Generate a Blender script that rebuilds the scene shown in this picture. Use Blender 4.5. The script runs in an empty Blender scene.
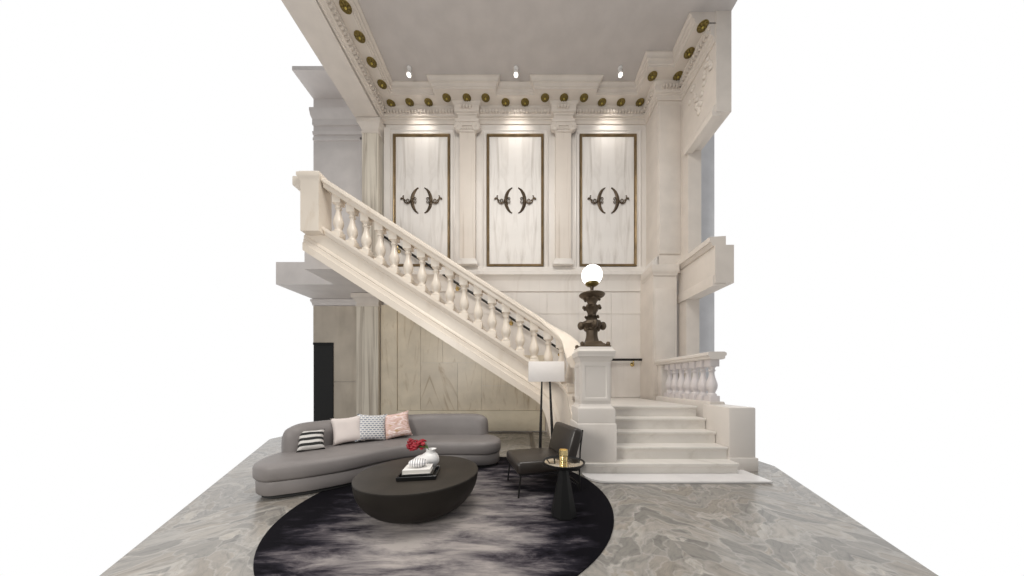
import bpy, bmesh, math, random
from mathutils import Vector, Matrix
R = math.radians
PI = math.pi
random.seed(7)
scn = bpy.context.scene
col = scn.collection

# ------------------------------------------------------------------ camera
F = 272.0; HC = 1.3
cam = bpy.data.cameras.new('camera'); co = bpy.data.objects.new('camera', cam); col.objects.link(co)
co.location = (0, 0, HC); co.rotation_euler = (PI/2, 0, 0)
cam.sensor_width = 36; cam.lens = 36*F/1024
cam.shift_x = -10/1024; cam.shift_y = 94/1024
cam.clip_start = 0.05; cam.clip_end = 200
scn.camera = co

# ------------------------------------------------------------------ materials
def nmat(name):
    m = bpy.data.materials.new(name); m.use_nodes = True
    nt = m.node_tree; b = nt.nodes['Principled BSDF']
    return m, nt, b
def N(nt, t, **kw):
    n = nt.nodes.new(t)
    for k, v in kw.items():
        if k == 'ins':
            for a, c in v.items():
                if isinstance(c, bpy.types.NodeSocket): nt.links.new(c, n.inputs[a])
                else: n.inputs[a].default_value = c
        else: setattr(n, k, v)
    return n
def ramp(nt, fac, stops):
    r = nt.nodes.new('ShaderNodeValToRGB'); nt.links.new(fac, r.inputs[0])
    e = r.color_ramp.elements
    while len(e) < len(stops): e.new(0.5)
    for q, (p, c) in zip(e, stops):
        q.position = p; q.color = (*c, 1)
    return r.outputs[0]
def math_(nt, op, a, b=None):
    n = nt.nodes.new('ShaderNodeMath'); n.operation = op
    for i, v in enumerate((a, b)):
        if v is None: continue
        if isinstance(v, bpy.types.NodeSocket): nt.links.new(v, n.inputs[i])
        else: n.inputs[i].default_value = v
    return n.outputs[0]
def plain(name, c, rough=.5, metal=0, bump=0, bscale=200, var=0.0, spec=None, coat=0):
    m, nt, b = nmat(name)
    b.inputs['Roughness'].default_value = rough; b.inputs['Metallic'].default_value = metal
    if spec is not None: b.inputs['Specular IOR Level'].default_value = spec
    if coat: b.inputs['Coat Weight'].default_value = coat; b.inputs['Coat Roughness'].default_value = .25
    tc = N(nt, 'ShaderNodeTexCoord')
    nz = N(nt, 'ShaderNodeTexNoise', ins={'Vector': tc.outputs['Object'], 'Scale': 3.0, 'Detail': 4.0})
    v = var or .04
    lo = tuple(max(0, x*(1-v)) for x in c); hi = tuple(min(1, x*(1+v)) for x in c)
    nt.links.new(ramp(nt, nz.outputs[0], [(.35, lo), (.65, hi)]), b.inputs['Base Color'])
    if bump:
        n2 = N(nt, 'ShaderNodeTexNoise', ins={'Vector': tc.outputs['Object'], 'Scale': bscale, 'Detail': 2.0})
        bp = N(nt, 'ShaderNodeBump', ins={'Height': n2.outputs[0], 'Strength': bump, 'Distance': .002})
        nt.links.new(bp.outputs[0], b.inputs['Normal'])
    return m
def marble(name, base, vein, sx=6., sz=.35, lo=.52, hi=.72, rough=.35, mirror=False, slant=.0, amt=1., dist=1.2, seed=0., cloud=.08):
    """vertically veined marble; mirror=True book-matches the veins about local x = 0"""
    m, nt, b = nmat(name); b.inputs['Roughness'].default_value = rough
    tc = N(nt, 'ShaderNodeTexCoord'); sp = N(nt, 'ShaderNodeSeparateXYZ'); nt.links.new(tc.outputs['Object'], sp.inputs[0])
    x, y, z = sp.outputs
    xx = math_(nt, 'ADD', x, y)
    if mirror: xx = math_(nt, 'ABSOLUTE', x)
    if slant: xx = math_(nt, 'ADD', xx, math_(nt, 'MULTIPLY', z, slant))
    cb = N(nt, 'ShaderNodeCombineXYZ')
    nt.links.new(math_(nt, 'MULTIPLY', xx, sx), cb.inputs[0])
    cb.inputs[1].default_value = seed
    nt.links.new(math_(nt, 'MULTIPLY', z, sz), cb.inputs[2])
    nz = N(nt, 'ShaderNodeTexNoise', ins={'Vector': cb.outputs[0], 'Scale': 1.0, 'Detail': 5.0, 'Roughness': .6, 'Distortion': dist})
    mid = tuple((p*(1-.4*amt)+q*.4*amt) for p, q in zip(base, vein))
    end = tuple((p*(1-amt)+q*amt) for p, q in zip(base, vein))
    c1 = ramp(nt, nz.outputs[0], [(0, base), (lo, base), ((lo+hi)/2, mid), (hi, end)])
    n2 = N(nt, 'ShaderNodeTexNoise', ins={'Vector': tc.outputs['Object'], 'Scale': 1.7, 'Detail': 5.0})
    c2 = ramp(nt, n2.outputs[0], [(.3, (1-cloud,)*3), (.7, (1, 1, 1))])
    mx = N(nt, 'ShaderNodeMix', data_type='RGBA', blend_type='MULTIPLY')
    mx.inputs[0].default_value = 1
    nt.links.new(c1, mx.inputs[6]); nt.links.new(c2, mx.inputs[7])
    nt.links.new(mx.outputs[2], b.inputs['Base Color'])
    return m
M = {}
M['wall'] = marble('wall marble', (.78, .735, .69), (.58, .51, .45), 3.5, .25, .55, .8, amt=.6)
M['plaster'] = plain('painted plaster', (.66, .61, .56), .7)
M['ceil'] = plain('ceiling paint', (.54, .505, .485), .8)
M['entab'] = plain('entablature plaster', (.70, .64, .58), .6)
M['greywall'] = plain('grey painted wall', (.72, .68, .66), .7)
M['cool_lit_wall'] = plain('cool-lit wall', (.80, .81, .84), .7)  # cool light beyond the right opening put into the wall colour
M['panel'] = marble('book-matched panel marble', (.82, .785, .75), (.50, .45, .40), 3.0, .42, .47, .72, amt=.7, dist=2.2, mirror=True, slant=.03, rough=.5)
M['lower'] = marble('veined beige marble', (.85, .755, .60), (.48, .35, .20), 2.6, .7, .54, .74, amt=.7, dist=2.6, cloud=.24)
M['lower2'] = marble('book-matched beige marble', (.80, .71, .57), (.44, .32, .18), 4.2, .5, .55, .70, amt=.7, dist=1.6, mirror=True, slant=.45, cloud=.24)
M['lower3'] = marble('plain beige marble', (.86, .78, .62), (.64, .52, .35), 1.5, 3., .5, .8, amt=.5, cloud=.12)
M['pil'] = marble('pilaster marble', (.73, .66, .59), (.46, .37, .29), 7., .3, .52, .72, amt=.6, seed=3.)
M['pil_low'] = marble('striped pilaster marble', (.76, .70, .60), (.36, .30, .24), 5.5, .18, .47, .64, amt=.75, dist=1.8, seed=5.)
M['stair'] = marble('cream stair marble', (.84, .755, .655), (.60, .47, .33), 2.2, 1.2, .56, .8, amt=.55, seed=8.)
M['step'] = marble('white step marble', (.78, .74, .69), (.52, .48, .42), 2.5, 3.0, .5, .75, amt=.5, seed=2.)
M['newel'] = marble('newel marble', (.75, .70, .65), (.62, .56, .50), 2.0, 1.0, .55, .8, amt=.4, seed=11.)
M['bronze'] = plain('aged bronze', (.105, .075, .048), .5, .6, .5, 60, .35)
M['gilt'] = plain('dull gilt frame', (.23, .165, .09), .4, .7, .3, 80, .25)
M['rosette'] = plain('tarnished gold', (.20, .15, .045), .4, .6, .3, 80, .3)
M['rosette_mid'] = plain('bright gold', (.62, .50, .13), .3, .7, 0)
M['brass'] = plain('polished brass', (.62, .47, .2), .25, 1)
M['black'] = plain('black metal', (.012, .011, .011), .4, .3)
M['darkdoor'] = plain('near black door', (.006, .006, .006), .5)
M['leather_sofa'] = plain('taupe upholstery', (.215, .197, .192), .55, 0, .25, 90, .06)
M['sofa_base'] = plain('dark plinth', (.02, .02, .02), .7)  # near-black colour of the recessed sofa plinth
M['leather'] = plain('dark brown leather', (.028, .0225, .019), .32, 0, .3, 120, .12)
M['darkwood'] = plain('dark stained oak', (.017, .014, .011), .5, 0, .3, 40, .18, .25)
M['charcoal'] = plain('charcoal metal', (.009, .009, .009), .5, 0, 0, 0, .04, .25)
M['mirror'] = plain('antique mirror', (.75, .68, .55), .06, 1, 0, 0, .05)
M['white'] = plain('white ceramic', (.80, .79, .78), .3, 0, .2, 60)
M['paper'] = plain('white book cover', (.82, .80, .77), .5)
M['lacquer'] = plain('black lacquer', (.008, .008, .008), .25, 0, 0, 0, .1)
M['red'] = plain('red petals', (.36, .008, .022), .5, 0, .3, 80, .35)
M['leaf'] = plain('green stem', (.06, .12, .03), .5)
M['shade'] = plain('white linen shade', (.90, .86, .83), .8)
M['pillow_white'] = plain('blush linen', (.70, .63, .60), .85, 0, .4, 160, .05)
M['dark_inlay'] = plain('dark marble inlay', (.085, .07, .06), .3, 0, 0, 0, .25)
def mat_globe():
    m, nt, b = nmat('lit opal glass')
    b.inputs['Base Color'].default_value = (.95, .93, .9, 1)
    b.inputs['Emission Color'].default_value = (1, .97, .93, 1); b.inputs['Emission Strength'].default_value = 3.0
    return m
M['globe'] = mat_globe()
def mat_lens():
    m, nt, b = nmat('lit spotlight lens')
    b.inputs['Emission Color'].default_value = (1, .96, .9, 1); b.inputs['Emission Strength'].default_value = 2.5
    return m
M['lens'] = mat_lens()
def mat_floor():
    m, nt, b = nmat('grey chevron marble'); b.inputs['Roughness'].default_value = .22
    tc = N(nt, 'ShaderNodeTexCoord'); sp = N(nt, 'ShaderNodeSeparateXYZ'); nt.links.new(tc.outputs['Object'], sp.inputs[0])
    x, y, z = sp.outputs
    pp = N(nt, 'ShaderNodeMath', operation='PINGPONG'); nt.links.new(x, pp.inputs[0]); pp.inputs[1].default_value = .62
    u = math_(nt, 'ADD', pp.outputs[0], y); v = math_(nt, 'SUBTRACT', pp.outputs[0], y)
    def vec(a_, b_):
        cb = N(nt, 'ShaderNodeCombineXYZ'); nt.links.new(math_(nt, 'MULTIPLY', u, a_), cb.inputs[0]); nt.links.new(math_(nt, 'MULTIPLY', v, b_), cb.inputs[1]); return cb.outputs[0]
    wp = N(nt, 'ShaderNodeTexNoise', ins={'Vector': tc.outputs['Object'], 'Scale': 3.0, 'Detail': 4.0})
    wv = N(nt, 'ShaderNodeVectorMath', operation='MULTIPLY_ADD', ins={0: wp.outputs[1], 1: (2.2, 2.2, 0), 2: vec(4.2, 1.6)})
    vo = N(nt, 'ShaderNodeTexVoronoi', ins={'Vector': wv.outputs[0], 'Scale': 1.5})
    sc_ = N(nt, 'ShaderNodeSeparateColor'); nt.links.new(vo.outputs['Color'], sc_.inputs[0])
    c = ramp(nt, sc_.outputs[0], [(.05, (.20, .19, .175)), (.35, (.26, .245, .225)), (.55, (.25, .225, .195)), (.75, (.29, .27, .245)), (.95, (.36, .335, .30))])
    ve = N(nt, 'ShaderNodeTexVoronoi', feature='DISTANCE_TO_EDGE', ins={'Vector': wv.outputs[0], 'Scale': 1.5})
    nz = N(nt, 'ShaderNodeTexNoise', ins={'Vector': vec(5., 1.6), 'Scale': 2.2, 'Detail': 7.0, 'Roughness': .7, 'Distortion': 1.0})
    c2 = ramp(nt, nz.outputs[0], [(.30, (.62, .62, .63)), (.5, (1, 1, 1)), (.66, (1.22, 1.2, 1.17)), (.75, (1.6, 1.56, 1.5))])
    mx = N(nt, 'ShaderNodeMix', data_type='RGBA', blend_type='MULTIPLY'); mx.inputs[0].default_value = 1
    nt.links.new(c, mx.inputs[6]); nt.links.new(c2, mx.inputs[7])
    ml = N(nt, 'ShaderNodeMix', data_type='RGBA', blend_type='MIX'); ml.inputs[7].default_value = (.50, .48, .45, 1)
    nt.links.new(ramp(nt, ve.outputs[0], [(.0, (.32, .32, .32)), (.09, (0, 0, 0))]), ml.inputs[0]); nt.links.new(mx.outputs[2], ml.inputs[6])
    nt.links.new(ml.outputs[2], b.inputs['Base Color'])
    return m
M['floor'] = mat_floor()
def mat_rug():
    m, nt, b = nmat('streaked wool rug'); b.inputs['Roughness'].default_value = .95; b.inputs['Specular IOR Level'].default_value = .1
    tc = N(nt, 'ShaderNodeTexCoord'); sp = N(nt, 'ShaderNodeSeparateXYZ'); nt.links.new(tc.outputs['Object'], sp.inputs[0])
    x, y, z = sp.outputs
    cb = N(nt, 'ShaderNodeCombineXYZ')
    nt.links.new(math_(nt, 'MULTIPLY', x, 1.0), cb.inputs[0]); nt.links.new(math_(nt, 'MULTIPLY', y, 3.6), cb.inputs[1])
    nz = N(nt, 'ShaderNodeTexNoise', ins={'Vector': cb.outputs[0], 'Scale': 1.7, 'Detail': 8.0, 'Roughness': .68, 'Distortion': .35})
    # pale pool woven off-centre, dark towards the right rim
    dx = math_(nt, 'ADD', x, .02); dy = math_(nt, 'ADD', y, .55)
    r2 = math_(nt, 'ADD', math_(nt, 'MULTIPLY', math_(nt, 'MULTIPLY', dx, dx), .22), math_(nt, 'MULTIPLY', math_(nt, 'MULTIPLY', dy, dy), .085))
    f = math_(nt, 'SUBTRACT', math_(nt, 'ADD', nz.outputs[0], .16), r2)
    c = ramp(nt, f, [(.30, (.0035, .003, .005)), (.40, (.018, .016, .022)), (.49, (.085, .075, .083)), (.59, (.205, .186, .186)), (.73, (.37, .335, .315))])
    nt.links.new(c, b.inputs['Base Color'])
    n3 = N(nt, 'ShaderNodeTexNoise', ins={'Vector': tc.outputs['Object'], 'Scale': 160.0})
    bp = N(nt, 'ShaderNodeBump', ins={'Height': n3.outputs[0], 'Strength': .4, 'Distance': .004}); nt.links.new(bp.outputs[0], b.inputs['Normal'])
    return m
M['rug'] = mat_rug()
def mat_bluepillow():
    m, nt, b = nmat('blue dashed weave'); b.inputs['Roughness'].default_value = .9
    tc = N(nt, 'ShaderNodeTexCoord')
    mp = N(nt, 'ShaderNodeMapping', ins={'Vector': tc.outputs['Object'], 'Rotation': (PI/2, 0, 0)})
    br = N(nt, 'ShaderNodeTexBrick', ins={'Vector': mp.outputs[0], 'Color1': (.10, .12, .17, 1), 'Color2': (.22, .25, .33, 1), 'Mortar': (.72, .71, .70, 1),
           'Scale': 1.0, 'Mortar Size': .0095, 'Brick Width': .05, 'Row Height': .030, 'Mortar Smooth': .3})
    nt.links.new(br.outputs[0], b.inputs['Base Color']); return m
M['pillow_blue'] = mat_bluepillow()
def mat_pinkpillow():
    m, nt, b = nmat('pink gold brocade'); b.inputs['Roughness'].default_value = .55
    tc = N(nt, 'ShaderNodeTexCoord')
    mp = N(nt, 'ShaderNodeMapping', ins={'Vector': tc.outputs['Object'], 'Rotation': (0, .6, 0), 'Scale': (9, 9, 26)})
    nz = N(nt, 'ShaderNodeTexNoise', ins={'Vector': mp.outputs[0], 'Scale': 1.0, 'Detail': 4.0, 'Distortion': 1.5})
    c = ramp(nt, nz.outputs[0], [(.32, (.50, .33, .17)), (.44, (.70, .48, .43)), (.54, (.76, .57, .54)), (.66, (.92, .82, .78))])
    nt.links.new(c, b.inputs['Base Color']); return m
M['pillow_pink'] = mat_pinkpillow()
def mat_stripe():
    m, nt, b = nmat('black and white stripe'); b.inputs['Roughness'].default_value = .9
    tc = N(nt, 'ShaderNodeTexCoord')
    wv = N(nt, 'ShaderNodeTexWave', wave_type='BANDS', bands_direction='Z', ins={'Vector': tc.outputs['Object'], 'Scale': 4.2, 'Distortion': .3})
    nt.links.new(ramp(nt, wv.outputs[0], [(.45, (.02, .02, .02)), (.6, (.62, .6, .58))]), b.inputs['Base Color']); return m
M['stripe'] = mat_stripe()
def mat_shell():
    m, nt, b = nmat('ribbed white shell'); b.inputs['Roughness'].default_value = .35
    tc = N(nt, 'ShaderNodeTexCoord')
    wv = N(nt, 'ShaderNodeTexWave', wave_type='BANDS', bands_direction='X', ins={'Vector': tc.outputs['Object'], 'Scale': 14.0, 'Distortion': 1.0})
    nt.links.new(ramp(nt, wv.outputs[0], [(.15, (.35, .34, .36)), (.45, (.84, .83, .82))]), b.inputs['Base Color']); return m
M['shell'] = mat_shell()
def mat_glass():
    m, nt, b = nmat('gold ribbed glass'); b.inputs['Base Color'].default_value = (.85, .68, .34, 1)
    b.inputs['Roughness'].default_value = .18; b.inputs['Metallic'].default_value = .75
    return m
M['goldglass'] = mat_glass()

# ------------------------------------------------------------------ mesh builder
class MB:
    def __init__(s): s.bm = bmesh.new()
    def face(s, vs):
        try: return s.bm.faces.new(vs)
        except ValueError: return None
    def box(s, x0, x1, y0, y1, z0, z1, bev=0, seg=2, mat=None):
        v = [s.bm.verts.new(p) for p in ((x0,y0,z0),(x1,y0,z0),(x1,y1,z0),(x0,y1,z0),(x0,y0,z1),(x1,y0,z1),(x1,y1,z1),(x0,y1,z1))]
        fs = [s.bm.faces.new([v[i] for i in q]) for q in ((3,2,1,0),(4,5,6,7),(0,1,5,4),(1,2,6,5),(2,3,7,6),(3,0,4,7))]
        if bev:
            es = list({e for f in fs for e in f.edges})
            r = bmesh.ops.bevel(s.bm, geom=es, offset=bev, segments=seg, affect='EDGES', profile=.5)
            v = list({q for f in r['faces'] for q in f.verts} | {q for q in v if q.is_valid})
        if mat is not None:
            for q in v: q.co = mat @ q.co
        return s
    def prism(s, poly, d0, d1, mp):
        """poly: 2-D points, mp(u, v, d) -> 3-D"""
        a = [s.bm.verts.new(mp(u, v, d0)) for u, v in poly]; b = [s.bm.verts.new(mp(u, v, d1)) for u, v in poly]
        n = len(poly); s.face(a[::-1]); s.face(b)
        for i in range(n): s.face([a[i], a[(i+1) % n], b[(i+1) % n], b[i]])
        return s
    def grid(s, rows, closed_u=False, closed_v=False, caps=False):
        vs = [[s.bm.verts.new(p) for p in r] for r in rows]
        nu, nv = len(vs), len(vs[0])
        for i in range(nu if closed_u else nu-1):
            for j in range(nv if closed_v else nv-1):
                s.face([vs[i][j], vs[(i+1) % nu][j], vs[(i+1) % nu][(j+1) % nv], vs[i][(j+1) % nv]])
        if caps: s.face(vs[0][::-1]); s.face(vs[-1])
        return s
    def lathe(s, prof, c=(0,0,0), seg=24, rot=0.0, lobes=0, amp=0.0, sy=1., mat=None):
        rows = []
        for r, z in prof:
            row = []
            for k in range(seg):
                a = rot + 2*PI*k/seg
                rr = r*(1+amp*math.cos(lobes*a)) if lobes else r
                p = Vector((c[0]+rr*math.cos(a), c[1]+rr*math.sin(a)*sy, c[2]+z))
                if mat is not None: p = mat @ p
                row.append(p)
            rows.append(row)
        return s.grid(rows, closed_v=True, caps=True)
    def square(s, prof, c=(0,0,0), mat=None, ratio=1.):
        """mitred square 'lathe': profile of half-widths"""
        rows = []
        for r, z in prof:
            row = [Vector((c[0]+sx*r, c[1]+sy*r*ratio, c[2]+z)) for sx, sy in ((-1,-1),(1,-1),(1,1),(-1,1))]
            if mat is not None: row = [mat @ p for p in row]
            rows.append(row)
        return s.grid(rows, closed_v=True, caps=True)
    def tube(s, pts, rad, seg=8, flat=1.0):
        pts = [Vector(p) for p in pts]; n = len(pts)
        if not isinstance(rad, (list, tuple)): rad = [rad]*n
        rows = []; up = Vector((0, 0, 1)); prev = None
        for i, p in enumerate(pts):
            t = (pts[min(i+1, n-1)] - pts[max(i-1, 0)]).normalized()
            ref = prev if prev is not None else (up if abs(t.z) < .9 else Vector((0, 1, 0)))
            a = (ref - t*ref.dot(t))
            if a.length < 1e-4: a = t.orthogonal()
            a.normalize(); b = t.cross(a); prev = a
            rows.append([p + rad[i]*(math.cos(2*PI*k/seg)*a + flat*math.sin(2*PI*k/seg)*b) for k in range(seg)])
        return s.grid(rows, closed_v=True, caps=True)
    def ell(s, c, r, seg=16, rings=10, mat=None):
        prof = []
        for i in range(rings+1):
            a = -PI/2 + PI*i/rings
            prof.append((max(math.cos(a), .02), math.sin(a)))
        rows = []
        for q, z in prof:
            row = []
            for k in range(seg):
                p = Vector((r[0]*q*math.cos(2*PI*k/seg), r[1]*q*math.sin(2*PI*k/seg), r[2]*z))
                if mat is not None: p = mat @ p
                row.append(p + Vector(c))
            rows.append(row)
        return s.grid(rows, closed_v=True, caps=True)
    def sweep(s, path, prof):
        """horizontal moulding: path of (x, y) walked with the room on its right; prof of (out, z)"""
        n = len(path); rows = []
        def nrm(a, b):
            d = Vector((b[0]-a[0], b[1]-a[1])).normalized(); return Vector((d.y, -d.x))
        for i, p in enumerate(path):
            if i == 0: m = nrm(path[0], path[1])
            elif i == n-1: m = nrm(path[-2], path[-1])
            else:
                a, b = nrm(path[i-1], path[i]), nrm(path[i], path[i+1]); m = (a+b)/(1+a.dot(b))
            rows.append([(p[0]+m.x*o, p[1]+m.y*o, z) for o, z in prof])
        return s.grid(rows, closed_v=True, caps=True)
    def build(s, name, mat, parent=None, loc=None, smooth=True, ang=38, subdiv=0):
        bm = s.bm
        if loc is not None: bmesh.ops.translate(bm, verts=bm.verts, vec=-Vector(loc))
        bmesh.ops.recalc_face_normals(bm, faces=bm.faces)
        if smooth:
            for f in bm.faces: f.smooth = True
            for e in bm.edges:
                if len(e.link_faces) == 2 and e.calc_face_angle(0) > R(ang): e.smooth = False
        me = bpy.data.meshes.new(name); bm.to_mesh(me); bm.free(); me.materials.append(mat)
        o = bpy.data.objects.new(name, me); col.objects.link(o)
        if parent is not None: o.parent = parent
        elif loc is not None: o.location = loc
        if subdiv:
            md = o.modifiers.new('s', 'SUBSURF'); md.levels = md.render_levels = subdiv
        return o
def thing(name, label, cat, loc=(0,0,0), rz=0, group=None):
    o = bpy.data.objects.new(name, None); col.objects.link(o); o.empty_display_size = .1
    o.location = loc; o.rotation_euler = (0, 0, rz); tag(o, label, cat, group); return o
def tag(o, label, cat, group=None):
    o['label'] = label; o['category'] = cat
    if group: o['group'] = group
    return o
def structure(o): o['kind'] = 'structure'; return o
def copy_tree(root, loc, rz=None):
    r = root.copy(); col.objects.link(r); r.location = loc
    if rz is not None: r.rotation_euler = (0, 0, rz)
    for ch in root.children:
        c = ch.copy(); col.objects.link(c); c.parent = r
        for g in ch.children:
            d = g.copy(); col.objects.link(d); d.parent = c
    return r
def clone(o, parent, loc, rz=0):
    c = o.copy(); col.objects.link(c); c.parent = parent; c.location = loc; c.rotation_euler = (0, 0, rz); return c
def at(px, py, d): return Vector(((px-522)*d/F, d, HC-(py-382)*d/F))
def cr(pts, n=8, closed=False):
    """Catmull-Rom through points"""
    P = [Vector(p) for p in pts]; out = []; m = len(P)
    for i in range(m if closed else m-1):
        if closed: a, b, c, d = P[i-1], P[i], P[(i+1) % m], P[(i+2) % m]
        else: a, b, c, d = P[max(i-1, 0)], P[i], P[i+1], P[min(i+2, m-1)]
        for k in range(n):
            t = k/n
            out.append(.5*((2*b)+(c-a)*t+(2*a-5*b+4*c-d)*t*t+(3*b-a-3*c+d)*t**3))
    if not closed: out.append(P[-1])
    return out

# ------------------------------------------------------------------ setting
WY = 7.1; LX = -3.65; RX = 3.24; PX = 3.82; PY = 6.5; ZC = 8.6
structure(MB().prism([(-2.7, 1.62), (2.7, 1.62), (3.9, 4.2), (3.9, 7.6), (-5.75, 7.6), (-5.75, 6.2)], -.03, 0, lambda u, v, d: (u, v, d)).build('floor', M['floor']))
b = MB(); b.box(-.95, .26, 6.86, 6.96, 0.0005, .003); b.box(.17, .27, 5.22, 6.86, 0.0005, .003)
structure(b.build('trim_1', M['dark_inlay']))
structure(MB().box(LX-.5, PX+.3, 4.45, WY+.2, ZC, ZC+.15).build('ceiling', M['ceil']))
# back wall, with thin marble slabs set on its lower part
b = MB(); b.box(-3.56, 5.0, WY, WY+.25, 0, ZC)
structure(b.build('wall_back', M['wall']))
b = MB()
xs = [-3.6, -2.95, -2.05, -1.15, -.25, .65, 1.48, 2.32, 3.23]
for i in range(8):
    b.box(xs[i]+.006, xs[i+1]-.006, WY-.018, WY+.01, .90, 3.06)
    b.box(xs[i]+.006, xs[i+1]-.006, WY-.018, WY+.01, 3.075, 3.62)
structure(b.build('trim_2', M['wall']))
# dado ledge
ledge = [(-.02, 3.66), (.03, 3.66), (.03, 3.92), (.05, 3.95), (.09, 4.03), (.13, 4.06), (.13, 4.14), (.10, 4.17), (.05, 4.24), (.03, 4.30), (-.02, 4.30)]
structure(MB().sweep([(LX, WY), (RX, WY), (RX, PY)], ledge).build('trim_3', M['wall']))
# beige cladding below the flight
b1, b2, b3 = MB(), MB(), MB()
def px(p, d=7.1): return (p-522)*d/F
def slab(bb, p0, p1, z0, z1, t=.03): bb.box(px(p0)+.004, px(p1)-.004, WY-t, WY+.01, z0+.004, z1-.004)
slab(b1, 382, 398, .0, 3.3, .055); slab(b1, 398, 421, .56, 3.2, .03)
slab(b1, 421, 443, 1.80, 2.9, .03); slab(b1, 443, 482, 1.80, 2.6, .03); slab(b1, 482, 545, 1.2, 2.0, .03); slab(b1, 482, 545, .56, 1.2, .03)
slab(b1, 458, 482, .56, 1.80, .03)
slab(b3, 398, 545, .03, .56, .06)
structure(b1.build('trim_4', M['lower'])); structure(b3.build('trim_5', M['lower3']))
o = MB(); o.box(px(421)+.004, px(458)-.004, WY-.03, WY+.01, .564, 1.796)
structure(o.build('trim_6', M['lower2'], loc=(px(430), WY, .55)))
# beam above the left opening, left pier
b = MB(); b.box(LX-.53, LX, 4.45, WY, 8.02, ZC+.1)
b.box(LX-.55, LX+.03, 4.46, WY, 7.96, 8.04)
structure(b.build('wall_left', M['entab']))
# room beyond the left opening
b = MB(); b.box(-5.75, LX+.02, 7.5, 7.7, 0, 9.1)
b.sweep([(-5.75, 7.5), (-4.10, 7.5)], [(0, 8.35), (.05, 8.35), (.05, 8.5), (.12, 8.55), (.16, 8.66), (.16, 8.72), (0, 8.75)])
b.sweep([(-5.75, 7.5), (-4.10, 7.5)], [(0, 8.1), (.03, 8.1), (.05, 8.17), (0, 8.2)])
for x0, x1, z0, z1 in ((-4.46, -4.38, 4.1, 8.02), (-5.75, -4.38, 7.94, 8.02)): b.box(x0, x1, 7.46, 7.52, z0, z1, .015)
b.sweep([(-5.75, 7.5), (-4.33, 7.5)], [(0, 3.40), (.04, 3.40), (.07, 3.47), (.12, 3.5), (.12, 3.55), (0, 3.55)])
structure(b.build('wall_back_left', M['greywall']))
b = MB(); b.box(-5.16, -4.3, 7.455, 7.51, .02, 1.30); b.box(-5.16, -4.3, 7.455, 7.51, 1.31, 3.38)
b.box(-5.72, -5.16, 7.455, 7.51, 2.38, 3.38)
structure(b.build('trim_7', marble('shade-toned grey marble', (.62, .55, .46), (.42, .36, .28), 3., .5, .5, .75, amt=.5, cloud=.2)))  # greyer stone, darkened further for the shade under the mezzanine
d = structure(MB().box(-5.72, -5.20, 7.47, 7.51, 0.0, 2.32).build('door_1', M['darkdoor']))
b = MB(); b.box(-5.20, -5.16, 7.44, 7.51, 0, 2.38); b.box(-5.72, -5.20, 7.44, 7.51, 2.32, 2.38); b.build('door_frame', M['black'], d)
structure(MB().prism([(-4.9, 5.8), (LX-.53, 5.8), (LX-.53, 7.7), (-5.75, 7.7), (-5.75, 6.8), (-4.9, 6.8)], 9.1, 9.2, lambda u, v, d: (u, v, d)).build('ceiling_left', M['greywall']))
# mezzanine slab where the flight arrives
b = MB(); b.prism([(-4.35, 5.44), (-3.64, 5.44), (-3.64, 7.48), (-5.7, 7.48), (-5.7, 6.3), (-4.35, 6.3)], 3.56, 4.08, lambda u, v, d: (u, v, d))
structure(b.build('ceiling_mezzanine', M['greywall']))
# right pier and right wall
b = MB()
b.box(RX, PX+.2, PY, WY+.05, 3.9, ZC)                       # upper pier
b.box(RX+.03, PX-.05, PY-.03, PY+.02, 4.35, 7.9, .01)
b.box(3.08, 3.64, 6.40, WY+.05, 0, 4.0)                     # lower pier
b.square([(.285, 3.80), (.29, 3.855), (.305, 3.875), (.315, 3.90), (.315, 4.03), (.305, 4.05)], (3.36, 6.665, 0))
b.box(3.13, 3.59, 6.385, 6.45, 1.0, 3.5, .008)
b.box(PX, PX+.3, 6.25, 6.6, 4.1, 6.62)                          # jamb of the upper opening
b.box(PX, PX+.3, 5.35, 6.6, 6.62, ZC)                        # wall above the opening
b.sweep([(PX, 6.3), (PX, 5.362)], [(-.1, 6.55), (.06, 6.55), (.08, 6.62), (.05, 6.70), (.02, 6.78), (-.1, 6.8)])
b.box(PX-.02, PX+.35, 5.35, 6.6, 3.25, 4.0)                  # mezzanine fascia
b.sweep([(PX, 6.6), (PX, 5.362)], [(-.2, 3.98), (.05, 3.98), (.09, 4.05), (.12, 4.06), (.12, 4.16), (-.2, 4.18)])
b.sweep([(PX, 6.6), (PX, 5.362)], [(-.2, 3.2), (.05, 3.2), (.06, 3.32), (.04, 3.42), (-.2, 3.45)])
b.box(PX-.01, PX+.29, 6.3, 6.6, 0, 3.24)
# carved swag above the opening
for k in range(26):
    a = random.random(); yy = 5.45+.75*a; zz = 7.55 + .35*math.sin(a*9) + random.uniform(-.12, .12)
    b.ell((PX-.01, yy, zz), (.04, .05, .05), 8, 6)
structure(b.build('wall_right', M['entab']))
b = MB(); b.box(PX+.3, 4.98, WY-.06, WY-.01, .0, ZC)
structure(b.build('wall_right_beyond', M['cool_lit_wall']))

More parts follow.
